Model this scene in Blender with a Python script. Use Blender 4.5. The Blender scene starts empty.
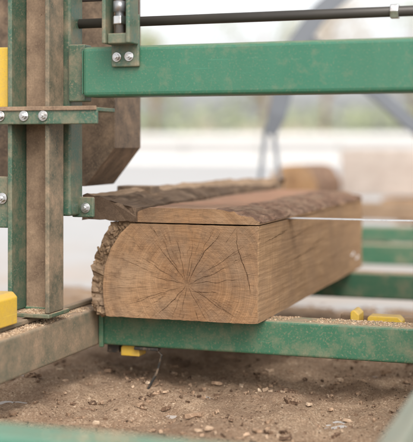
import bpy, bmesh, math, random
from mathutils import Vector, noise, Matrix
random.seed(7)
S=bpy.context.scene

# ------------------------------------------------------------------ node helpers
class M:
    def __init__(s,name,rough=.7,metal=0.0,spec=.4):
        s.m=bpy.data.materials.new(name); s.m.use_nodes=True
        s.nt=s.m.node_tree; s.b=s.nt.nodes['Principled BSDF']
        s.b.inputs['Roughness'].default_value=rough
        s.b.inputs['Metallic'].default_value=metal
        s.b.inputs['Specular IOR Level'].default_value=spec
        s.tc=s.n('ShaderNodeTexCoord'); s.geo=s.n('ShaderNodeNewGeometry')
        s.P=s.tc.outputs['Object']
    def n(s,t): return s.nt.nodes.new(t)
    def L(s,a,b):
        if isinstance(a,bpy.types.NodeSocket): s.nt.links.new(a,b)
        else: b.default_value=a
    def mapv(s,scale=(1,1,1),loc=(0,0,0),vec=None,rot=(0,0,0)):
        k=s.n('ShaderNodeMapping'); s.L(vec or s.P,k.inputs[0])
        k.inputs['Location'].default_value=loc; k.inputs['Scale'].default_value=scale; k.inputs['Rotation'].default_value=rot
        return k.outputs[0]
    def noise(s,scale,detail=4,vec=None,rough=.55,dist=0):
        k=s.n('ShaderNodeTexNoise'); s.L(vec or s.P,k.inputs['Vector'])
        k.inputs['Scale'].default_value=scale;k.inputs['Detail'].default_value=detail
        k.inputs['Roughness'].default_value=rough;k.inputs['Distortion'].default_value=dist
        return k.outputs['Fac']
    def vor(s,scale,vec=None,feat='F1',out='Distance'):
        k=s.n('ShaderNodeTexVoronoi');k.feature=feat; s.L(vec or s.P,k.inputs['Vector']);k.inputs['Scale'].default_value=scale
        return k.outputs[out]
    def ramp(s,f,stops):
        k=s.n('ShaderNodeValToRGB'); s.L(f,k.inputs[0]); e=k.color_ramp.elements
        while len(e)<len(stops): e.new(.5)
        for i,(p,c) in enumerate(stops):
            e[i].position=p
            if not isinstance(c,tuple): c=(c,c,c)
            e[i].color=(*c,1)
        return k.outputs[0]
    def mix(s,f,a,b,bl='MIX'):
        k=s.n('ShaderNodeMix');k.data_type='RGBA';k.blend_type=bl
        s.L(f,k.inputs[0])
        for v,i in ((a,6),(b,7)):
            if isinstance(v,tuple): k.inputs[i].default_value=(*v,1)
            else: s.L(v,k.inputs[i])
        return k.outputs[2]
    def math(s,op,a,b=0.0,clamp=False):
        k=s.n('ShaderNodeMath');k.operation=op;k.use_clamp=clamp
        s.L(a,k.inputs[0]); s.L(b,k.inputs[1]); return k.outputs[0]
    def sep(s,v):
        k=s.n('ShaderNodeSeparateXYZ'); s.L(v,k.inputs[0]); return k.outputs
    def comb(s,x,y,z):
        k=s.n('ShaderNodeCombineXYZ')
        for i,v in enumerate((x,y,z)): s.L(v,k.inputs[i])
        return k.outputs[0]
    def bump(s,h,strength=.3,dist=.002,prev=None):
        k=s.n('ShaderNodeBump'); s.L(h,k.inputs['Height']);k.inputs['Strength'].default_value=strength;k.inputs['Distance'].default_value=dist
        if prev is not None: s.L(prev,k.inputs['Normal'])
        return k.outputs[0]
    def out(s,col,nrm=None,rough=None):
        if isinstance(col,tuple): s.b.inputs['Base Color'].default_value=(*col,1)
        else: s.L(col,s.b.inputs['Base Color'])
        if nrm is not None: s.L(nrm,s.b.inputs['Normal'])
        if rough is not None: s.L(rough,s.b.inputs['Roughness'])
        return s.m

DUST=(.31,.21,.135)
def paint(name,c1,c2,dust=.5,up=.9,rough=.38,rust=.52,film=.12):
    k=M(name,rough=rough,spec=.5)
    base=k.mix(k.noise(3,3),c1,c2)
    base=k.mix(k.ramp(k.noise(1,5,vec=k.mapv((14,14,1.5))),[(.45,0),(.75,.3)]),base,tuple(min(1,v*1.3+.02) for v in c1))
    fl=k.math('MULTIPLY',k.ramp(k.noise(2.6,6,rough=.65),[(.35,.2),(.7,1)]),film*2)
    base=k.mix(fl,base,DUST)
    sc=k.noise(1,2,vec=k.mapv((7,7,420),rot=(0,.35,.1)),rough=.5)
    base=k.mix(k.ramp(sc,[(.70,0),(.73,.35)]),base,tuple(min(1,v*2+.06) for v in c1))
    d1=k.ramp(k.noise(18,8,rough=.7),[(.62-dust*.3,0),(.78-dust*.15,1)])
    d2=k.ramp(k.noise(190,3,rough=.6),[(.6-dust*.15,0),(.68,1)])
    nz=k.sep(k.geo.outputs['Normal'])[2]
    upf=k.ramp(nz,[(.45,0),(.9,up)])
    upn=k.math('MULTIPLY',upf,k.ramp(k.noise(30,6,rough=.7),[(.3,.35),(.6,1)]))
    f=k.math('MULTIPLY',k.math('MAXIMUM',d1,k.math('MULTIPLY',d2,.7)),dust)
    f=k.math('MAXIMUM',f,upn)
    dc=k.mix(k.noise(200,2),(.19,.12,.075),(.44,.31,.20))
    col=k.mix(f,base,dc)
    r=k.ramp(k.noise(26,9,rough=.75,vec=k.mapv(loc=(3,7,1))),[(rust+.14,0),(rust+.17,1)])
    col=k.mix(k.math('MULTIPLY',r,.8),col,(.07,.035,.02))
    rg=k.mix(f,(rough,)*3,(.9,)*3)
    nb=k.bump(k.noise(220,3),.25,.001,k.bump(k.noise(8,2),.2,.005))
    return k.out(col,nb,rg)
G_BEAM=paint('green_paint',(.014,.118,.066),(.022,.142,.084),dust=.3,up=.5,rough=.42,film=.045)
G_LOW=paint('green_paint_bed',(.010,.100,.052),(.018,.122,.066),dust=.5,up=1,rough=.45,film=.055)
G_POST=paint('green_paint_dusty',(.014,.072,.046),(.022,.098,.064),dust=.6,up=.95,film=.09)
BROWN=paint('sawdust_caked_steel',(.085,.052,.032),(.14,.09,.055),dust=.85,up=.95,rough=.75)
POSTF=paint('post_side_steel',(.020,.050,.035),(.06,.056,.036),dust=.8,up=.95,rough=.7)
RAIL=paint('weathered_rail',(.07,.085,.06),(.11,.11,.078),dust=.8,up=1,rough=.6,film=.14)
RAIL2=paint('pale_rail',(.15,.20,.165),(.20,.24,.20),dust=.3,up=.3,rough=.6,film=.1)
G_NEAR=paint('faded_green_paint',(.035,.19,.135),(.055,.23,.17),dust=.25,up=.35,rough=.35,film=.05)
DARKG=paint('guard_brown',(.030,.022,.015),(.062,.042,.026),dust=.75,up=.9,rough=.6)
YEL=paint('yellow_paint',(.62,.39,.02),(.70,.46,.04),dust=.5,up=.6)
def metal(name,c,rough=.35,m=1.0):
    k=M(name,rough=rough,metal=m)
    col=k.mix(k.ramp(k.noise(60,5),[(.5,0),(.75,.7)]),c,DUST)
    return k.out(col,k.bump(k.noise(300,2),.2,.0005))
ZINC=metal('zinc',(.62,.62,.62),.35)
BLADE=metal('blade_steel',(.9,.9,.92),.3,.8)
DSTEEL=metal('dark_steel',(.05,.047,.043),.5,.4)
k=M('oiled_rod',rough=.45,metal=.3);RODM=k.out(k.mix(k.ramp(k.noise(4,4),[(.4,0),(.8,.6)]),(.05,.045,.04),(.11,.09,.07)),k.bump(k.noise(200,2),.2,.0005))
GREY=metal('grey_steel',(.30,.31,.32),.4,.6)

# wood end grain -------------------------------------------------
PX,PZ=-.975,.316
def end_grain(name,px,pz,a=(.385,.225,.118),b=(.255,.138,.068),ring=210):
    k=M(name,rough=.9,spec=.12)
    x,y,z=k.sep(k.P)[:3]
    dx=k.math('SUBTRACT',x,px);dz=k.math('SUBTRACT',z,pz)
    r=k.math('SQRT',k.math('ADD',k.math('MULTIPLY',dx,dx),k.math('MULTIPLY',dz,dz)))
    r2=k.math('ADD',r,k.math('MULTIPLY',k.noise(5,3),.05))
    rv=k.comb(r2,0.0,0.0)
    ringn=k.noise(ring,3,vec=rv,rough=.7)
    ringc=k.noise(44,3,vec=rv,rough=.7)
    col=k.mix(k.ramp(ringn,[(.36,0),(.62,1)]),b,a)
    col=k.mix(k.ramp(ringc,[(.36,.65),(.56,0)]),col,tuple(v*.62 for v in b))
    col=k.mix(k.ramp(r,[(.02,.55),(.17,0)]),col,(.20,.10,.05))
    # grey weathering, paler dry patches, damp stains
    col=k.mix(k.ramp(k.noise(9,6,rough=.65),[(.42,0),(.68,.65)]),col,(.175,.125,.088))
    col=k.mix(k.ramp(k.noise(4,4,vec=k.mapv(loc=(5,0,2))),[(.46,0),(.68,.55)]),col,(.50,.33,.195))
    col=k.mix(k.ramp(k.noise(16,7,vec=k.mapv(loc=(1,0,7)),rough=.7),[(.54,0),(.70,.75)]),col,(.115,.068,.042))
    col=k.mix(k.ramp(k.noise(70,5,rough=.7),[(.52,0),(.68,.5)]),col,(.14,.09,.055))
    th=k.math('ARCTAN2',dz,dx)
    dirv=k.comb(k.math('MULTIPLY',th,26.0),k.math('MULTIPLY',r,2.2),0.0)
    ray=k.noise(2.4,4,vec=dirv,rough=.75)
    col=k.mix(k.ramp(ray,[(.56,0),(.68,.55)]),col,(.12,.066,.035))
    col=k.mix(k.ramp(ray,[(.28,.35),(.42,0)]),col,(.50,.33,.19))
    saw=k.noise(1,5,vec=k.mapv((30,1,240),rot=(0,.5,0)),rough=.6)
    col=k.mix(k.ramp(saw,[(.35,.3),(.6,0)]),col,(.15,.085,.048))
    h=k.math('ADD',k.math('MULTIPLY',ringn,.5),k.math('ADD',saw,k.math('MULTIPLY',ray,-.8)))
    return k.out(col,k.bump(h,.7,.0025,k.bump(k.noise(400,3),.4,.001)))
W_END=end_grain('end_grain_wood',PX,PZ)
def long_grain(name,a,b,dirt,grain=(60,2.2,60),red=None,dd=.5):
    k=M(name,rough=.9,spec=.15)
    g=k.noise(1,6,vec=k.mapv(grain),rough=.65,dist=.3)
    g2=k.noise(1,4,vec=k.mapv((260,6,260)),rough=.6)
    col=k.mix(k.ramp(g,[(.33,0),(.68,1)]),b,a)
    col=k.mix(k.ramp(g2,[(.4,.55),(.6,0)]),col,tuple(v*.55 for v in b))
    if red: col=k.mix(k.ramp(k.noise(5,5,vec=k.mapv((1,.4,1))),[(.45,0),(.6,.8)]),col,red)
    saw=k.noise(1,3,vec=k.mapv((9,160,9),rot=(.12,0,0)))
    col=k.mix(k.ramp(saw,[(.4,.35),(.6,0)]),col,tuple(v*.7 for v in b))
    col=k.mix(k.ramp(k.noise(7,7,rough=.7),[(.5-.1*dd,0),(.78,.85)]),col,dirt)
    h=k.math('ADD',g2,k.math('ADD',g,k.math('MULTIPLY',saw,.5)))
    return k.out(col,k.bump(h,.5,.002))
W_SIDE=long_grain('sawn_side_wood',(.46,.295,.165),(.32,.19,.10),(.23,.145,.09),dd=.7)
W_TOP=long_grain('sawn_top_wood',(.44,.28,.18),(.30,.18,.11),(.20,.13,.09),red=(.36,.19,.12),dd=.6)
W_DARK=long_grain('dark_slab_wood',(.20,.135,.088),(.115,.075,.048),(.07,.048,.035),dd=.6)
W_EDGE=long_grain('pale_slab_edge',(.42,.30,.20),(.29,.195,.125),(.16,.11,.075))
W_PALE=long_grain('pale_timber',(.62,.54,.48),(.50,.42,.36),(.38,.30,.25),grain=(4,40,40))
W_OR=long_grain('orange_timber',(.46,.29,.17),(.34,.21,.12),(.24,.16,.10),grain=(4,40,40))
W_OEND=end_grain('log_end_wood',-1.78,.45,(.55,.33,.17),(.42,.24,.11))
def bark(name,a,b,c,sc=40):
    k=M(name,rough=.95,spec=.1)
    n1=k.noise(sc,8,vec=k.mapv((1,.45,1)),rough=.7); v=k.vor(sc*1.3,vec=k.mapv((1,.35,1)))
    col=k.mix(k.ramp(n1,[(.35,0),(.62,1)]),b,a)
    col=k.mix(k.ramp(v,[(.0,.0),(.7,.6)]),col,c)
    col=k.mix(k.ramp(k.noise(sc*.3,5),[(.45,0),(.7,.65)]),col,(.38,.27,.185))
    return k.out(col,k.bump(n1,1,.01,k.bump(v,.8,.006)))
BARK_L=bark('light_bark',(.42,.28,.16),(.19,.12,.07),(.10,.062,.04),55)
BARK_R=bark('weathered_bark',(.36,.215,.145),(.19,.115,.08),(.10,.062,.045),50)
BARK_D=bark('dark_bark',(.18,.12,.08),(.085,.057,.04),(.04,.028,.02),40)
k=M('crack_void',rough=1,spec=0); CRACK=k.out((.06,.034,.02))
k=M('staple',rough=.4); STAPLE=k.out((.75,.75,.75))

# ------------------------------------------------------------------ mesh helpers
def empty(name,parent=None,loc=(0,0,0)):
    e=bpy.data.objects.new(name,None); S.collection.objects.link(e); e.empty_display_size=.1
    if parent: e.parent=parent
    return e
def mesh(name,verts,faces,mats,parent=None,fm=None,smooth=False,bev=0):
    me=bpy.data.meshes.new(name); me.from_pydata(verts,[],faces)
    for m in (mats if isinstance(mats,list) else [mats]): me.materials.append(m)
    bm=bmesh.new();bm.from_mesh(me);bmesh.ops.recalc_face_normals(bm,faces=bm.faces);bm.to_mesh(me);bm.free()
    if fm:
        for i,p in enumerate(me.polygons): p.material_index=fm(p)
    if smooth:
        for p in me.polygons:p.use_smooth=True
    o=bpy.data.objects.new(name,me);S.collection.objects.link(o)
    if parent:o.parent=parent
    if bev:
        b=o.modifiers.new('b','BEVEL');b.width=bev;b.segments=3;b.limit_method='ANGLE';b.angle_limit=math.radians(40)
        b.harden_normals=False
    return o
def box(name,x0,x1,y0,y1,z0,z1,m,parent=None,bev=.004):
    v=[(x,y,z) for x in(x0,x1) for y in(y0,y1) for z in(z0,z1)]
    f=[(0,1,3,2),(4,6,7,5),(0,4,5,1),(2,3,7,6),(0,2,6,4),(1,5,7,3)]
    return mesh(name,v,f,m,parent,bev=bev)
def prism(name,pts,y0,y1,m,parent=None,bev=.003):
    n=len(pts); v=[(x,y0,z) for x,z in pts]+[(x,y1,z) for x,z in pts]
    f=[tuple(range(n)),tuple(range(2*n-1,n-1,-1))]+[(i,(i+1)%n,(i+1)%n+n,i+n) for i in range(n)]
    return mesh(name,v,f,m,parent,bev=bev)
def tube(name,pts,radii,m,parent=None,seg=14,flat=None):
    pts=[Vector(p) for p in pts]; V=[];F=[]
    if not isinstance(radii,(list,tuple)): radii=[radii]*len(pts)
    up=Vector((0,0,1))
    for i,p in enumerate(pts):
        t=(pts[min(i+1,len(pts)-1)]-pts[max(i-1,0)]).normalized()
        a=t.cross(up) 
        if a.length<.05:a=t.cross(Vector((0,1,0)))
        a.normalize();b=t.cross(a).normalized()
        for j in range(seg):
            w=2*math.pi*j/seg+ (math.pi/4 if seg==4 else 0)
            V.append(p+a*math.cos(w)*radii[i]+b*math.sin(w)*radii[i])
    for i in range(len(pts)-1):
        for j in range(seg):
            F.append((i*seg+j,i*seg+(j+1)%seg,(i+1)*seg+(j+1)%seg,(i+1)*seg+j))
    F.append(tuple(range(seg)));F.append(tuple(range(len(V)-1,len(V)-1-seg,-1)))
    return mesh(name,[tuple(v) for v in V],F,m,parent,smooth=seg>8,bev=.002 if seg<9 else 0)
def bolt(x,y,z,r,parent,name='bolt'):
    V=[];F=[]
    def cyl(rad,y0,y1,n,off=0):
        s=len(V)
        for yy in(y0,y1):
            for j in range(n):
                w=2*math.pi*j/n+off; V.append((x+rad*math.cos(w),yy,z+rad*math.sin(w)))
        F.extend((s+j,s+(j+1)%n,s+n+(j+1)%n,s+n+j) for j in range(n)); F.append(tuple(range(s,s+n)));F.append(tuple(range(s+2*n-1,s+n-1,-1)))
    cyl(r*1.35,y,y-.003,20);cyl(r,y-.003,y-.003-r*.8,6,random.random());cyl(r*.55,y-.003-r*.8,y-.003-r*1.25,14)
    return mesh(name,V,F,ZINC,parent,bev=.0008)

# ------------------------------------------------------------------ SAWMILL
mill=empty('portable_sawmill')
def rail(n,x0,x1,m):
    box(n,x0,x1,-.6,6.4,.131,.232,m,mill,.006)
    box(n+'_lip',x0+.03,x0+.05,-.6,6.4,.234,.246,m,mill,.003)
rail('rail_outer',-1.36,-1.26,RAIL); rail('rail_inner',-.295,-.195,RAIL2)
for i,(y0) in enumerate((.45,1.53,2.77,3.90,5.03,6.16)):
    box(f'cross_member_{i}',-1.258,-.297,y0,y0+.085,.131,.222,G_NEAR if i<2 else G_LOW,mill,.007)
    if i in(0,3,5):
        box(f'foot_l_{i}',-1.35,-1.27,y0,y0+.08,0.0,.129,G_LOW,mill,.005)
        box(f'foot_r_{i}',-.285,-.205,y0,y0+.08,0.0,.129,G_LOW,mill,.005)
def weld(n,pts,r=.004):
    a0=Vector(pts[0]);b0=Vector(pts[1]);N=max(6,int((b0-a0).length/.004))
    tube(n,[tuple(a0.lerp(b0,i/N)) for i in range(N+1)],[r*(.75+.35*(i%2)+.2*random.random()) for i in range(N+1)],G_LOW,mill,10)
weld('weld_a',[(-1.258,2.769,.135),(-1.258,2.769,.222)])
weld('weld_b',[(-1.258,2.772,.2225),(-1.258,2.853,.2225)])
box('gusset',-1.257,-1.244,2.757,2.768,.126,.216,G_LOW,mill,.003)
def stop(n,x0,x1,y0,y1,z0,z1):
    prism(n,[(x0,z0),(x1,z0),(x1,z1-.012),(x1-.012,z1),(x0+.006,z1),(x0,z1-.006)],y0,y1,YEL,mill,.003)
stop('log_stop_a',-1.47,-1.296,2.20,2.372,.248,.325)
stop('log_stop_b',-1.205,-1.150,2.79,2.84,.100,.1295)
stop('log_stop_c',-.598,-.574,2.95,3.02,.15,.232)
stop('log_stop_d',-.555,-.46,2.97,3.02,.15,.216)
box('stop_bar',-.64,-.30,3.022,3.06,.14,.210,BROWN,mill,.004)
tube('clamp_pin',[(-1.14,2.80,.125),(-1.10,2.79,.122),(-1.082,2.785,.11),(-1.095,2.78,.06),(-1.125,2.775,.005)],.0038,DSTEEL,mill,8)
box('pin_bracket',-1.16,-1.09,2.775,2.80,.121,.1295,DSTEEL,mill,.002)
box('clamp_hook',-1.25,-1.215,2.80,2.83,.105,.1295,DSTEEL,mill,.002)

box('post_web',-1.352,-1.264,2.520,2.530,.262,1.75,BROWN,mill,.002)
box('post_flange_l',-1.366,-1.354,2.448,2.530,.262,1.75,G_POST,mill,.003)
box('post_flange_r',-1.262,-1.250,2.448,2.530,.262,1.75,POSTF,mill,.003)
box('carriage_plate',-1.37,-1.248,2.444,2.56,.250,.261,G_POST,mill,.003)
weld('weld_c',[(-1.352,2.519,.263),(-1.264,2.519,.263)],.005)
box('mast',-1.292,-1.239,2.545,2.62,.498,1.75,G_POST,mill,.006)
box('mast_foot',-1.262,-1.200,2.60,2.612,.492,.545,G_POST,mill,.004)
bolt(-1.222,2.60,.517,.010,mill)
box('bracket_plate',-1.62,-1.112,2.430,2.440,.731,.772,G_POST,mill,.003)
box('bracket_shelf',-1.62,-1.112,2.442,2.54,.762,.772,G_POST,mill,.002)
box('bracket_rib',-1.62,-1.112,2.425,2.4285,.765,.775,BROWN,mill,.001)
for x in(-1.375,-1.309,-1.256): bolt(x,2.429,.752,.0095,mill)
box('lower_bracket',-1.60,-1.376,2.47,2.50,.47,.60,G_POST,mill,.004); bolt(-1.392,2.469,.545,.0105,mill)
box('yellow_guard',-1.60,-1.388,2.49,2.52,.775,.93,YEL,mill,.004)
box('head_beam',-1.185,.12,2.50,2.585,.800,.925,G_BEAM,mill,.011)
box('head_beam_endcap',-1.1885,-1.186,2.508,2.577,.808,.917,G_BEAM,mill,.001)
box('mast_top_link',-1.238,-1.19,2.53,2.57,.79,.935,G_POST,mill,.004)
box('hoist_plate',-1.100,-1.027,2.488,2.4985,.872,1.0,G_POST,mill,.003)
box('hoist_cheek_l',-1.100,-1.090,2.43,2.487,.925,1.3,G_POST,mill,.003)
box('hoist_cheek_r',-1.037,-1.027,2.43,2.487,.925,1.3,G_POST,mill,.003)
box('hoist_back',-1.089,-1.038,2.478,2.487,.925,1.3,DARKG,mill,.001)
box('hoist_seat',-1.089,-1.038,2.44,2.477,.925,.95,G_POST,mill,.003)
tube('hoist_screw',[(-1.063,2.455,.951),(-1.063,2.455,1.35)],.0105,GREY,mill,18)
for i in range(40): tube('screw_thread',[(-1.063,2.455,1.035+i*.006),(-1.063,2.455,1.037+i*.006)],.0122,GREY,mill,14)
tube('hoist_nut',[(-1.063,2.455,.972),(-1.063,2.455,.992)],.0185,ZINC,mill,6)
tube('hoist_collar',[(-1.063,2.455,1.003),(-1.063,2.455,1.028)],.0155,GREY,mill,18)
bolt(-1.0845,2.488,.896,.0088,mill);bolt(-1.052,2.488,.897,.0088,mill)
tube('tie_rod',[(-1.30,2.6,.995),(.12,2.6,.995)],.0125,RODM,mill,18)
tube('tie_rod_thin',[(-1.30,2.64,1.062),(.12,2.64,1.062)],.005,RODM,mill,12)
tube('tie_rod_collar',[(-.430,2.6,.995),(-.41,2.6,.995)],.019,ZINC,mill,6)
def guard(n,x1,sgn):
    w=.62
    pts=[(0,.672),(0,1.25),(-.12,1.37),(-w+.12,1.37),(-w,1.25),(-w,.69),(-w+.1,.565),(-.085,.565)]
    pts=[(x1+sgn*a,b) for a,b in pts]
    prism(n,pts,2.80,2.985,DARKG,mill,.004)
    prism(n+'_rim',[(p[0]+(0.004*sgn if i in(0,1) else 0),p[1]) for i,p in enumerate(pts)],2.787,2.798,DARKG,mill,.003)
guard('wheel_guard',-1.225,1); guard('wheel_guard_b',-.20,-1)
box('blade_guide',-1.30,-1.19,2.98,3.05,.478,.56,DARKG,mill,.004)
box('blade_guide_b',-.28,-.18,2.98,3.05,.478,.56,G_POST,mill,.004)
box('blade',-1.25,.2,2.992,3.03,.4735,.4748,BLADE,mill,0)
box('mast_b',-.19,-.11,2.545,2.62,.262,1.75,G_POST,mill,.006)
box('carriage_plate_b',-.30,-.10,2.44,2.75,.250,.261,G_POST,mill,.003)
box('top_beam',-1.36,-.10,2.53,2.60,1.66,1.75,G_POST,mill,.006)

# ------------------------------------------------------------------ LOG BEING SAWN
log=empty('partly_sawn_log')
def interp(p,n):
    out=[]
    for i in range(len(p)-1):
        for j in range(n): 
            t=j/n; out.append((p[i][0]*(1-t)+p[i+1][0]*t,p[i][1]*(1-t)+p[i+1][1]*t))
    out.append(p[-1]); return out
def nz(x,y,z,s,seed=0): return noise.noise(Vector((x*s+seed,y*s,z*s)))
def loft(name,ringf,ys,mats,fm,parent,smooth=False):
    V=[];F=[];n=None
    for y in ys:
        R=ringf(y); n=len(R); V+= [(p[0],p[2] if len(p)>2 else y,p[1]) for p in R]
    for i in range(len(ys)-1):
        for j in range(n): F.append((i*n+j,i*n+(j+1)%n,(i+1)*n+(j+1)%n,(i+1)*n+j))
    F.append(tuple(range(n)));F.append(tuple(range(len(V)-1,len(V)-1-n,-1)))
    return mesh(name,V,F,mats,parent,fm=fm,smooth=smooth)
Y0,Y1=2.692,4.08
ys=[Y0,Y0+.003]+[Y0+.003+(Y1-Y0-.003)*i/70 for i in range(1,71)]
leftc=[(-1.135,.472),(-1.165,.445),(-1.192,.405),(-1.210,.355),(-1.216,.305),(-1.213,.26),(-1.206,.2225)]
def cring(y):
    e=.0025 if y==Y0 else 0
    P=interp([(-1.206+.002,.2225),(-.785,.2225)],40)[:-1]
    P+=interp([(-.783,.2245),(-.783,.470)],26)
    P+=interp([(-.786,.472),(-1.135,.472)],20)[:-1]
    P+=interp(leftc,5)
    out=[]
    for x,z in P:
        j=.0012*nz(x,y,z,40)+.0016*nz(x,y,z,9,5)+(.0022*nz(x,0,z,90,3) if y<Y0+.01 else 0)
        cx,cz=-1.0,.35
        out.append((x+j*(1 if x>-.8 else 0)+e*(cx-x)*2, z+(j*.6 if z>.46 or z<.223 and y<2.76 else 0)+e*(cz-z)*2))
    return out
def cfm(p):
    if abs(p.normal.y)>.8:return 0
    if p.center.x<-1.14 and abs(p.normal.x)>.3: return 2
    return 1
loft('cant',cring,ys,[W_END,W_SIDE,BARK_L],cfm,log)
def sring(y):
    t=(y-Y0)/(Y1-Y0)
    lw=-1.14-.06*t+.012*nz(0,y,0,7); fl=-.885-.05*t+.03*nz(1,y,0,5)+.012*nz(3,y,0,22)
    zb=.4758 if y<3.0 else .4712
    top=.514-.004*t+.0035*nz(0,y,4,3)
    P=interp([(lw,zb),(-.781,zb)],24)[:-1]
    P+=interp([(-.781,zb),(-.780,.482),(-.792,.492),(-.822+.3*(fl+.885),.503),(fl,top)],6)[:-1]
    P+=interp([(fl,top),(lw+.055,top)],22)[:-1]
    P+=interp([(lw+.055,top),(lw+.03,.507),(lw+.012,.497),(lw+.002,.486),(lw,zb)],4)[:-1]
    out=[]
    for x,z in P:
        wx=max(0,min(1,(x-fl)/.06))
        a=.0075*noise.fractal(Vector((x*35,y*22,z*35)),1,2,4)*wx if z>zb+.004 else 0
        b=.0018*nz(x,y,z,25) if z>zb+.004 else 0
        out.append((x+(a*.6 if z>zb+.004 else 0),z+a+b))
    return out
def sfm(p):
    if abs(p.normal.y)>.8:return 0
    t=(p.center.y-Y0)/(Y1-Y0)
    if p.center.z<.478:return 1
    if p.center.x>-.885-.05*t+.03*nz(1,p.center.y,0,5)+.02*nz(p.center.x,p.center.y,0,40): return 3
    if p.center.x<-1.10: return 3
    return 2
ys2=[Y0+.004+(Y1-.02-Y0)*i/190 for i in range(191)]
loft('top_slab',sring,ys2,[W_END,W_SIDE,W_TOP,BARK_R],sfm,log)
def bark_shell():
    ny=90;V=[];F=[]
    cl=[(-1.135,.490),(-1.180,.470),(-1.212,.430),(-1.232,.37),(-1.240,.31),(-1.234,.255),(-1.215,.218)]
    cl=interp(cl,7); inn=interp([(-1.125,.4722),(-1.16,.443),(-1.188,.403),(-1.206,.355),(-1.212,.305),(-1.209,.26),(-1.202,.226)],7)
    n=len(cl)
    for i in range(ny+1):
        y=2.700+(4.06-2.70)*i/ny
        for j,(x,z) in enumerate(cl):
            f=noise.fractal(Vector((x*22,y*16,z*30+3)),.8,2.1,5)
            r=.013*f+.010*nz(x,y,z,60)+.02*nz(x,y,z,9,4)
            yy=y+(.016*nz(x,0,z,50)+.012*nz(x,0,z,17) if i==0 else 0)
            V.append((x-abs(r)*.9-.006,yy,z+r*.35))
        for j,(x,z) in enumerate(inn):
            V.append((x,y+(.004 if i==0 else 0),z))
    w=2*n
    for i in range(ny):
        for j in range(n-1):
            F.append((i*w+j,i*w+j+1,(i+1)*w+j+1,(i+1)*w+j))
    for j in range(n-1): F.append((j,n+j,n+j+1,j+1))
    for j in (0,n-1):
        for i in range(ny): F.append((i*w+j,(i+1)*w+j,(i+1)*w+n+j,i*w+n+j))
    mesh('bark',V,F,BARK_L,log)
bark_shell()
bm=bmesh.new()
for i in range(190):
    t=random.random()*5.99; a,b=leftc[int(t)],leftc[min(6,int(t)+1)];f=t-int(t)
    x=a[0]+(b[0]-a[0])*f-random.uniform(.004,.034);z=max(.24,a[1]+(b[1]-a[1])*f);y=2.698+random.uniform(-.006,.03)
    s=random.uniform(.003,.011)
    nv=[bm.verts.new((x+random.uniform(-s,s)*.7,y+random.uniform(-s,s)*.6,z+random.uniform(-s,s))) for _ in range(7)]
    bmesh.ops.convex_hull(bm,input=nv)
me=bpy.data.meshes.new('bark_flakes');bm.to_mesh(me);bm.free();me.materials.append(BARK_L)
o=bpy.data.objects.new('bark_flakes',me);S.collection.objects.link(o);o.parent=log
def slit(pts,wid,y,V,F):
    s=len(V);n=len(pts)
    for i,(x,z) in enumerate(pts):
        a=pts[max(i-1,0)];b=pts[min(i+1,n-1)];dx,dz=b[0]-a[0],b[1]-a[1];l=math.hypot(dx,dz) or 1
        w=wid*math.sin(math.pi*min(.98,max(.03,(i+.5)/n)))**.6*random.uniform(.4,1.3)
        V.append((x-dz/l*w,y,z+dx/l*w));V.append((x+dz/l*w,y,z-dx/l*w))
    for i in range(n-1):F.append((s+2*i,s+2*i+1,s+2*i+3,s+2*i+2))
V=[];F=[]
def inface(x,z):
    if z<.2245 or z>.470 or x>-.786: return False
    for (a,b),(c,d) in zip(leftc[:-1],leftc[1:]):
        if d<=z<=b: 
            t=(z-b)/(d-b) if d!=b else 0
            return x>a+(c-a)*t+.004
    return x>-1.19
def radial(ang,r0,r1,w,wob=.09):
    pts=[];a=math.radians(ang);n=max(6,int((r1-r0)/.004));sd=random.random()*50;x=PX+r0*math.cos(a);z=PZ+r0*math.sin(a)
    for i in range(n):
        aa=a+wob*5*nz(i*.3,sd,0,1)+random.uniform(-.15,.15)
        x+=math.cos(aa)*(r1-r0)/n;z+=math.sin(aa)*(r1-r0)/n
        if not inface(x,z):break
        pts.append((x,z))
    if len(pts)>3:slit(pts,w,Y0-.0006,V,F)
for ang,r0,r1,w in((55,.0,.17,.0009),(72,.0,.07,.0005),(104,.005,.12,.0005),(131,.0,.14,.0006),(152,.01,.15,.0004),
    (172,.0,.10,.0005),(196,.01,.18,.0005),(221,.0,.11,.0009),(262,.0,.07,.0005),(304,.0,.07,.0005),(330,.0,.12,.0005),
    (3,.0,.14,.0005),(27,.0,.13,.0006),(38,.05,.19,.0004),(188,.10,.2,.0004),(88,.0,.12,.0005),(118,.05,.14,.0004),(64,.06,.17,.0004),(240,.02,.1,.0004),(163,.08,.2,.0004)):
    radial(ang+random.uniform(-3,3),r0,r1,w)
for i in range(110): 
    r0=random.uniform(.02,.2); radial(random.uniform(0,360),r0,r0+random.uniform(.015,.05),random.uniform(.00018,.00035))
slit([(-.838+.036*(i/32)**1.4-.005*math.sin(i*.2)+.003*nz(i*.35,2,0,1)+random.uniform(-.0006,.0006),.466-.0054*i) for i in range(33)],.0009,Y0-.0007,V,F)
slit([(-.965+.002*nz(i*.5,3,0,1)+i*.0065,.30-.0005*i+.0009*i*i*.06) for i in range(12)],.0005,Y0-.0007,V,F)
mesh('checks',V,F,CRACK,log)
V=[];F=[]
for i in range(7):
    y=random.uniform(2.7,3.6);z=random.uniform(.25,.45);n=random.randint(8,26);s=len(V)
    for j in range(n):
        w=random.uniform(.0004,.0009)*math.sin(math.pi*(j+.5)/n);zz=z+.002*nz(j*.3,i,0,1)+.0006*j
        V.append((-.7812,y+j*.01,zz-w));V.append((-.7812,y+j*.01,zz+w))
    for j in range(n-1):F.append((s+2*j,s+2*j+1,s+2*j+3,s+2*j+2))
mesh('side_checks',V,F,CRACK,log)
tube('staple',[(-.782,3.88,.285),(-.779,3.90,.290),(-.782,3.92,.294)],.0022,STAPLE,log,8)
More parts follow.
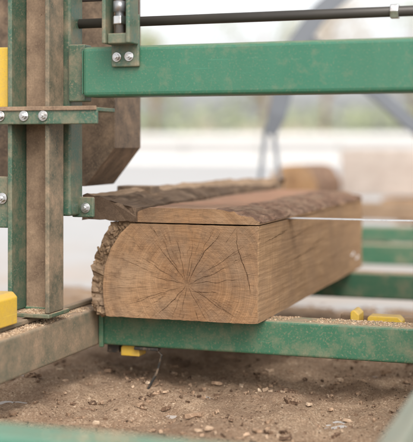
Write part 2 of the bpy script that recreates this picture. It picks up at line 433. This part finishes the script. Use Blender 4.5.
tube('staple_b',[(-.782,3.96,.265),(-.779,3.98,.270),(-.782,4.00,.275)],.0022,STAPLE,log,8)

def dring(y):
    t=(y-2.69)/(4.2-2.69)
    xr=-1.118-.015*math.sin(t*3)+.01*nz(2,y,0,8); xl=-1.272+.12*t; zt=.549+.004*nz(0,y,1,9)+.010*math.sin(t*3.0)
    if t>.8: xl+= (t-.8)*.15
    th=.03+.038*max(0,1-t/.35)
    zt2=.514+.008*t
    P=interp([(xl,zt-th),(xr,zt2-.006-th*.45)],10)[:-1]+interp([(xr,zt2-.006-th*.45),(xr,zt2)],3)[:-1]+interp([(xr,zt2),(xl+.012,zt)],14)[:-1]+interp([(xl+.012,zt),(xl,zt-.004),(xl,zt-th)],2)[:-1]
    return [(x+.004*noise.fractal(Vector((x*25,y*14,z*25)),1,2,4),z+.005*noise.fractal(Vector((x*30,y*12,z*30+5)),1,2,4),y+(.014*nz(x,1,z,40) if y<2.7 else 0)) for x,z in P]
ys3=[2.69+(4.2-2.69)*i/130 for i in range(131)]
def dfm(p):
    t=(p.center.y-2.69)/1.51
    if abs(p.normal.y)>.8:return 0
    if p.center.x<-1.235+.12*t: return 1
    return 2 if nz(p.center.x,p.center.y,0,6,9)>.05 else 0
loft('bark_slab',dring,ys3,[W_DARK,W_EDGE,BARK_D],dfm,None)

# ------------------------------------------------------------------ GROUND
k=M('yard_concrete',rough=.9,spec=.2)
c=k.mix(k.noise(.35,6),(.39,.38,.375),(.47,.46,.45))
c=k.mix(k.ramp(k.noise(2.2,8,rough=.7),[(.5,0),(.75,.5)]),c,(.31,.295,.285))
c=k.mix(k.ramp(k.noise(120,3),[(.4,.25),(.6,0)]),c,(.2,.19,.18))
x,y,z=k.sep(k.P)[:3]
near=k.math('MULTIPLY',k.ramp(k.math('DIVIDE',y,10.0),[(.40,1),(.75,0)]),k.ramp(k.noise(1.6,7,rough=.7),[(.35,0),(.6,1)]))
c=k.mix(k.math('MULTIPLY',near,.6),c,(.42,.30,.21))
CONC=k.out(c,k.bump(k.noise(90,4),.3,.003))
mesh('ground',[(-500,-300,0),(500,-300,0),(500,700,0),(-500,700,0)],[(0,1,2,3)],CONC)
k=M('sawdust',rough=.95,spec=.1)
c=k.mix(k.ramp(k.noise(11,7,rough=.7),[(.3,0),(.7,1)]),(.40,.262,.17),(.60,.425,.285))
c=k.mix(k.ramp(k.noise(200,3,rough=.7),[(.35,.75),(.58,0)]),c,(.20,.12,.072))
c=k.mix(k.ramp(k.noise(150,3,rough=.7,vec=k.mapv(loc=(4,4,4))),[(.56,0),(.66,.85)]),c,(.74,.57,.41))
c=k.mix(k.ramp(k.noise(4.5,7,vec=k.mapv(loc=(9,1,1)),rough=.68),[(.48,0),(.64,.7)]),c,(.25,.16,.105))
SAWD=k.out(c,k.bump(k.noise(120,5,rough=.75),1,.012,k.bump(k.noise(25,4),.7,.018)))
def sd_h(x,y):
    ex=min((x+2.5)/.8,(.9-x)/.6); ey=min((y+.3)/.6,(4.9-y)/1.3); e=max(0,min(1,min(ex,ey)+.5*nz(x,y,0,1.5)))
    return -.006+e*(.018+.014*abs(nz(x,y,0,2))+.022*noise.fractal(Vector((x*8,y*8,1)),.8,2,5)+.006*nz(x,y,0,45))
n=320;V=[];F=[]
for i in range(n+1):
    for j in range(n+1):
        x=-2.6+3.6*i/n;y=-.4+5.4*j/n;V.append((x,y,sd_h(x,y)))
for i in range(n):
    for j in range(n):F.append((i*(n+1)+j,(i+1)*(n+1)+j,(i+1)*(n+1)+j+1,i*(n+1)+j+1))
mesh('sawdust_ground_layer',V,F,SAWD,smooth=True)
k=M('bark_chip',rough=.95,spec=.1)
c=k.ramp(k.geo.outputs['Random Per Island'],[(0,(.06,.036,.024)),(.4,(.14,.085,.055)),(.65,(.26,.165,.105)),(.88,(.44,.30,.20)),(1,(.60,.46,.33))])
c=k.mix(k.ramp(k.noise(90,4),[(.4,.4),(.6,0)]),c,(.10,.065,.045))
c=k.mix(k.ramp(k.noise(130,4,vec=k.mapv(loc=(2,2,2))),[(.5,0),(.62,.6)]),c,(.46,.32,.21))
CHIP=k.out(c,k.bump(k.noise(150,3),.5,.002))
V=[];F=[]
def chip(x,y,z,l,w,t,ang,tilt):
    s=len(V);m=8
    R=Matrix.Rotation(ang,3,'Z')@Matrix.Rotation(tilt,3,'X')@Matrix.Rotation(random.uniform(-.2,.2),3,'Y')
    ring=[]
    for j in range(m):
        a=2*math.pi*j/m; q=random.uniform(.45,1.2); ring.append((l*q*math.cos(a),w*q*math.sin(a)))
    for dz in(0,t):
        for a,b in ring: v=R@Vector((a,b,dz+random.uniform(-.35,.35)*t)); V.append((x+v.x,y+v.y,z+v.z))
    F.append(tuple(range(s,s+m)));F.append(tuple(range(s+2*m-1,s+m-1,-1)))
    for j in range(m):F.append((s+j,s+(j+1)%m,s+m+(j+1)%m,s+m+j))
for i in range(20000):
    x=random.uniform(-2.0,.3);y=random.uniform(1.0,4.6); big=random.random()
    if nz(x,y,0,2.5,4)<-.1 and random.random()<.6: continue
    if big>.9965 and y<4: l,w,t=random.uniform(.018,.036),random.uniform(.008,.018),.008
    elif big>.955: l,w,t=random.uniform(.006,.014),random.uniform(.0025,.007),.005
    else: l,w,t=random.uniform(.001,.004),random.uniform(.0008,.0028),.002
    chip(x,y,sd_h(x,y)-w*.1,l,w,t,random.uniform(0,6.3),random.uniform(-.3,.3))
for cx,cy,r,nn in((-1.0,2.72,.08,34),(-.78,2.9,.10,36),(-.5,2.65,.08,18),(-1.15,2.5,.09,24),(-.6,3.3,.1,20),(-.85,2.3,.12,20),(-.66,2.4,.05,26),(-1.2,2.9,.1,30)):
    for i in range(nn):
        x=random.gauss(cx,r);y=random.gauss(cy,r);l=random.uniform(.004,.018)
        chip(x,y,sd_h(x,y)-.001+random.uniform(0,.004),l,l*random.uniform(.25,.7),.006,random.uniform(0,6.3),random.uniform(-.5,.5))
mesh('bark_chips',V,F,CHIP)
k=M('fresh_sawdust',rough=.95,spec=.1)
FRS=k.out(k.ramp(k.geo.outputs['Random Per Island'],[(0,(.25,.16,.10)),(.5,(.42,.30,.19)),(1,(.60,.46,.33))]))
V=[];F=[]
for i in range(6500):
    c=random.random()
    if c<.38: x,y,z=random.uniform(-1.25,-.3),random.uniform(2.777,2.848),.2222
    elif c<.48: x,y,z=random.uniform(-.78,-.3),random.uniform(3.907,3.975),.2222
    elif c<.85: x,y,z=random.choice((random.uniform(-1.329,-1.268),random.uniform(-1.308,-1.268))),random.uniform(1.9,2.76),.2322
    elif c<.93: x,y,z=random.uniform(-1.34,-1.27),random.uniform(2.447,2.517),.2612
    else: x,y,z=random.uniform(-.82,-.30),random.uniform(1.54,1.6),.2222
    if nz(x,y,z,9,2)<-.15: continue
    l=random.uniform(.0008,.0030);chip(x,y,z,l,l*.6,l*.6,random.uniform(0,6.3),random.uniform(-.3,.3))
mesh('sawdust_on_mill',V,F,FRS)

# ------------------------------------------------------------------ YARD OBJECTS
st=empty('timber_stack')
def timber(n,x0,x1,y0,y1,z0,z1,m):
    V=[];F=[];N=20
    for i in range(N+1):
        x=x0+(x1-x0)*i/N
        for (y,z) in((y0,z0),(y1,z0),(y1,z1),(y0,z1)): V.append((x,y+.012*nz(x,y,z,2),z+.014*nz(x,y,z,2,5)))
    for i in range(N):
        for j in range(4):F.append((i*4+j,i*4+(j+1)%4,i*4+4+(j+1)%4,i*4+4+j))
    F.append((0,1,2,3));F.append(tuple(range(len(V)-4,len(V))))
    mesh(n,V,F,m,st,bev=.008)
timber('timber_big',-1.66,1.6,7.85,8.25,.315,.645,W_PALE)
timber('timber_lower',-1.35,1.5,7.75,8.2,.175,.30,W_OR)
timber('timber_front',-1.55,1.3,7.35,7.62,.17,.28,W_EDGE)
for i,x in enumerate((-1.2,-.2,.9)): timber(f'bunk_{i}',x,x+.14,7.2,8.4,.0,.16,W_PALE)
def a_log(x,z,y0,y1,r,seg=40):
    V=[];F=[];N=24
    for i in range(N+1):
        y=y0+(y1-y0)*i/N
        for j in range(seg):
            w=2*math.pi*j/seg;rr=r*(1+.07*nz(math.cos(w),y*.6,math.sin(w),1.6,x))+.006*nz(math.cos(w)*9,y*9,math.sin(w)*9,1)
            V.append((x+rr*math.cos(w),y,z+rr*math.sin(w)))
    for i in range(N):
        for j in range(seg):F.append((i*seg+j,i*seg+(j+1)%seg,(i+1)*seg+(j+1)%seg,(i+1)*seg+j))
    F.append(tuple(range(seg)));F.append(tuple(range(len(V)-1,len(V)-1-seg,-1)))
    mesh('log',V,F,[W_OEND,BARK_R],None,fm=lambda p:0 if abs(p.normal.y)>.9 else 1)
a_log(-1.79,.39,6.95,7.7,.165);a_log(-1.96,.14,6.9,8.6,.14);a_log(-1.68,.13,6.98,7.7,.13)

k=M('loader_paint',rough=.5);LOAD=k.out(k.mix(k.noise(6,4),(.11,.12,.135),(.15,.16,.175)))
ld=empty('loader_arm')
tube('boom',[(-.70,6.10,1.72),(-.95,6.0,1.66),(-1.192,5.934,1.553),(-1.358,5.877,1.405),(-1.471,5.838,1.242),(-1.538,5.815,1.035),(-1.580,5.801,.844),(-1.616,5.789,.735)],[.07,.07,.07,.070,.072,.075,.07,.045],LOAD,ld,4)
tube('leg_a',[(-1.635,5.785,.78),(-1.672,5.77,.45),(-1.69,5.765,.0)],.012,LOAD,ld,10)
tube('leg_b',[(-1.60,5.795,.78),(-1.562,5.808,.45),(-1.55,5.81,.0)],.012,LOAD,ld,10)
tube('rear_strut',[(-1.44,5.85,1.27),(-1.059,5.98,.955),(-.868,6.045,.775),(-.4,6.2,.35),(-.05,6.3,.0)],[.045,.05,.05,.05,.05],LOAD,ld,4)
box('base_plate',-1.78,-1.46,5.65,5.92,.002,.02,LOAD,ld,.003)

# ------------------------------------------------------------------ BACKDROP
k=M('pale_concrete',rough=.9);PALE=k.out(k.mix(k.noise(1.5,5),(.68,.66,.63),(.80,.78,.75)))
k=M('grey_concrete',rough=.9);PAN=k.out(k.mix(k.noise(.6,6),(.42,.405,.39),(.52,.50,.48)))
w=empty('concrete_wall')
for i in range(34):
    x=-95+i*4.0
    box(f'panel_{i}',x,x+3.94,52,52.18,0,.93,PAN,w,.02); box(f'cap_{i}',x-.02,x+3.96,51.9,52.28,.935,1.22,PALE,w,.02)
k=M('grass',rough=.9);GR=k.out(k.mix(k.noise(1.2,5),(.18,.21,.11),(.36,.35,.24)))
V=[];F=[]
for i in range(41):
    for j in range(13):
        x=-160+6*i;y=53+j*7;V.append((x,y,.01+ (j/12)**.7*2.2+.3*nz(x,y,0,.05)*(1 if j else 0)))
for i in range(40):
    for j in range(12):F.append((i*13+j,(i+1)*13+j,(i+1)*13+j+1,i*13+j+1))
mesh('grass_bank',V,F,GR,smooth=True)
box('kerb',-120,60,40.0,40.25,0,.14,PALE,None,.02)
mesh('pavement',[(-160,40.26,.10),(80,40.26,.10),(80,43,.10),(-160,43,.10)],[(0,1,2,3)],PAN)
box('kerb',-120,60,43.01,43.25,0,.14,PALE,None,.02)
def leafmat(name,a,b,c):
    k=M(name,rough=.7,spec=.3)
    col=k.ramp(k.geo.outputs['Random Per Island'],[(0,a),(.5,b),(1,c)])
    k.out(col)
    t=k.n('ShaderNodeBsdfTranslucent');k.L(col,t.inputs[0]);mx=k.n('ShaderNodeMixShader');mx.inputs[0].default_value=.5
    k.L(k.b.outputs[0],mx.inputs[1]);k.L(t.outputs[0],mx.inputs[2]);k.L(mx.outputs[0],k.nt.nodes['Material Output'].inputs[0]);return k.m
LEAF=leafmat('hazed_foliage',(.27,.30,.17),(.40,.44,.27),(.56,.58,.42))  # bright distance haze is put into the leaf colour, paler than real leaves
LEAF2=leafmat('hazed_autumn_foliage',(.45,.37,.30),(.60,.51,.42),(.72,.64,.55))  # beige shrubs, with the same haze paleness put into their colour
TRUNK=W_EDGE
def leaves(V,F,c,rad,n,s):
    for i in range(n):
        while True:
            p=Vector((random.uniform(-1,1),random.uniform(-1,1),random.uniform(-1,1)))
            if p.length<=1:break
        p=Vector((c[0]+p.x*rad[0],c[1]+p.y*rad[1],c[2]+p.z*rad[2]))
        a=Vector((random.gauss(0,1),random.gauss(0,1),random.gauss(0,1))).normalized();b=a.orthogonal().normalized();q=s*random.uniform(.5,1.2)
        k0=len(V);V.extend([tuple(p+a*q),tuple(p+b*q*.6),tuple(p-a*q),tuple(p-b*q*.6)]);F.append((k0,k0+1,k0+2,k0+3))
def tree(x,y,z0,h,name,lm=LEAF,den=50):
    e=empty(name)
    tube('trunk',[(x,y,z0-.2),(x+.1,y,z0+h*.3),(x-.1,y+.1,z0+h*.6),(x,y,z0+h*.9)],[h*.018,h*.014,h*.010,.03],TRUNK,e,10)
    V=[];F=[]
    for i in range(15):
        a=random.uniform(0,6.3);r=random.uniform(.1,.36)*h;zz=z0+h*random.uniform(.3,.98);r*=1.2-abs((zz-z0)/h-.6)
        c=(x+r*math.cos(a),y+r*math.sin(a),zz)
        tube('limb',[(x,y,z0+(zz-z0)*.6),((x+c[0])/2,(y+c[1])/2,z0+(zz-z0)*.8),c],[h*.007,h*.0045,.02],TRUNK,e,6)
        q=h*random.uniform(.09,.17);leaves(V,F,c,(q,q,q*.75),den,.2)
    mesh('crown',V,F,lm,e)
tree(-27,68,.8,8.5,'tree');tree(-20.5,72,.9,9.5,'tree');tree(-15.0,66,.8,8.5,'tree',LEAF2);tree(-10.6,73,1,9,'tree');tree(-33,75,1,9,'tree')
tree(-40,70,.9,8,'tree');tree(-4,70,.9,8,'tree');tree(4,76,1,9,'tree')
V=[];F=[];V2=[];F2=[]
for i in range(95):
    x=-75+1.15*i+random.uniform(-.4,.4);y=random.uniform(55,60)
    if nz(x,0,0,.16,3)<-.05: continue
    aut=nz(x,1,0,.12,8)>.05
    leaves(V2 if aut else V,F2 if aut else F,(x,y,.9+random.uniform(0,.4)),(1.3,1.2,random.uniform(.4,1.1)),85,.16)
mesh('hedge',V,F,LEAF);mesh('shrubs',V2,F2,LEAF2)
V=[];F=[]
for i in range(150):
    x=-170+1.7*i;leaves(V,F,(x,random.uniform(140,160),3+random.uniform(0,2)),(4,4,random.uniform(1.5,2.8)),38,.6)
mesh('distant_trees',V,F,LEAF)

# ------------------------------------------------------------------ LIGHT
W=bpy.data.worlds.new('World');S.world=W;W.use_nodes=True;nt=W.node_tree
sky=nt.nodes.new('ShaderNodeTexSky');sky.sky_type='NISHITA';sky.sun_disc=False
EL,AZ=math.radians(46),math.radians(146)
sky.sun_elevation=EL;sky.sun_rotation=AZ;sky.dust_density=4;sky.air_density=1.0;sky.ozone_density=1
hs=nt.nodes.new('ShaderNodeHueSaturation');hs.inputs['Saturation'].default_value=.12;hs.inputs['Value'].default_value=2.0
bg=nt.nodes['Background'];bg.inputs[1].default_value=.15
nt.links.new(sky.outputs[0],hs.inputs['Color']);nt.links.new(hs.outputs[0],bg.inputs[0])
L=bpy.data.lights.new('sun','SUN');L.energy=1.45;L.angle=math.radians(28);L.color=(1,.97,.93)
lo=bpy.data.objects.new('sun',L);S.collection.objects.link(lo)
d=Vector((math.sin(AZ)*math.cos(EL),math.cos(AZ)*math.cos(EL),math.sin(EL)))
lo.rotation_euler=(-d).to_track_quat('-Z','Y').to_euler()

# ------------------------------------------------------------------ CAMERA
cam=bpy.data.cameras.new('camera');co=bpy.data.objects.new('camera',cam);S.collection.objects.link(co);S.camera=co
co.location=(0,0,.68);co.rotation_euler=(math.radians(90),0,math.radians(18.9))
cam.sensor_fit='VERTICAL';cam.sensor_height=36;cam.sensor_width=36;cam.lens=36*1100/442;cam.shift_y=-(221-145)/442
cam.clip_start=.05;cam.clip_end=2000
cam.dof.use_dof=True;cam.dof.focus_distance=2.80;cam.dof.aperture_fstop=1.9
S.view_settings.view_transform='Standard';S.view_settings.look='None'
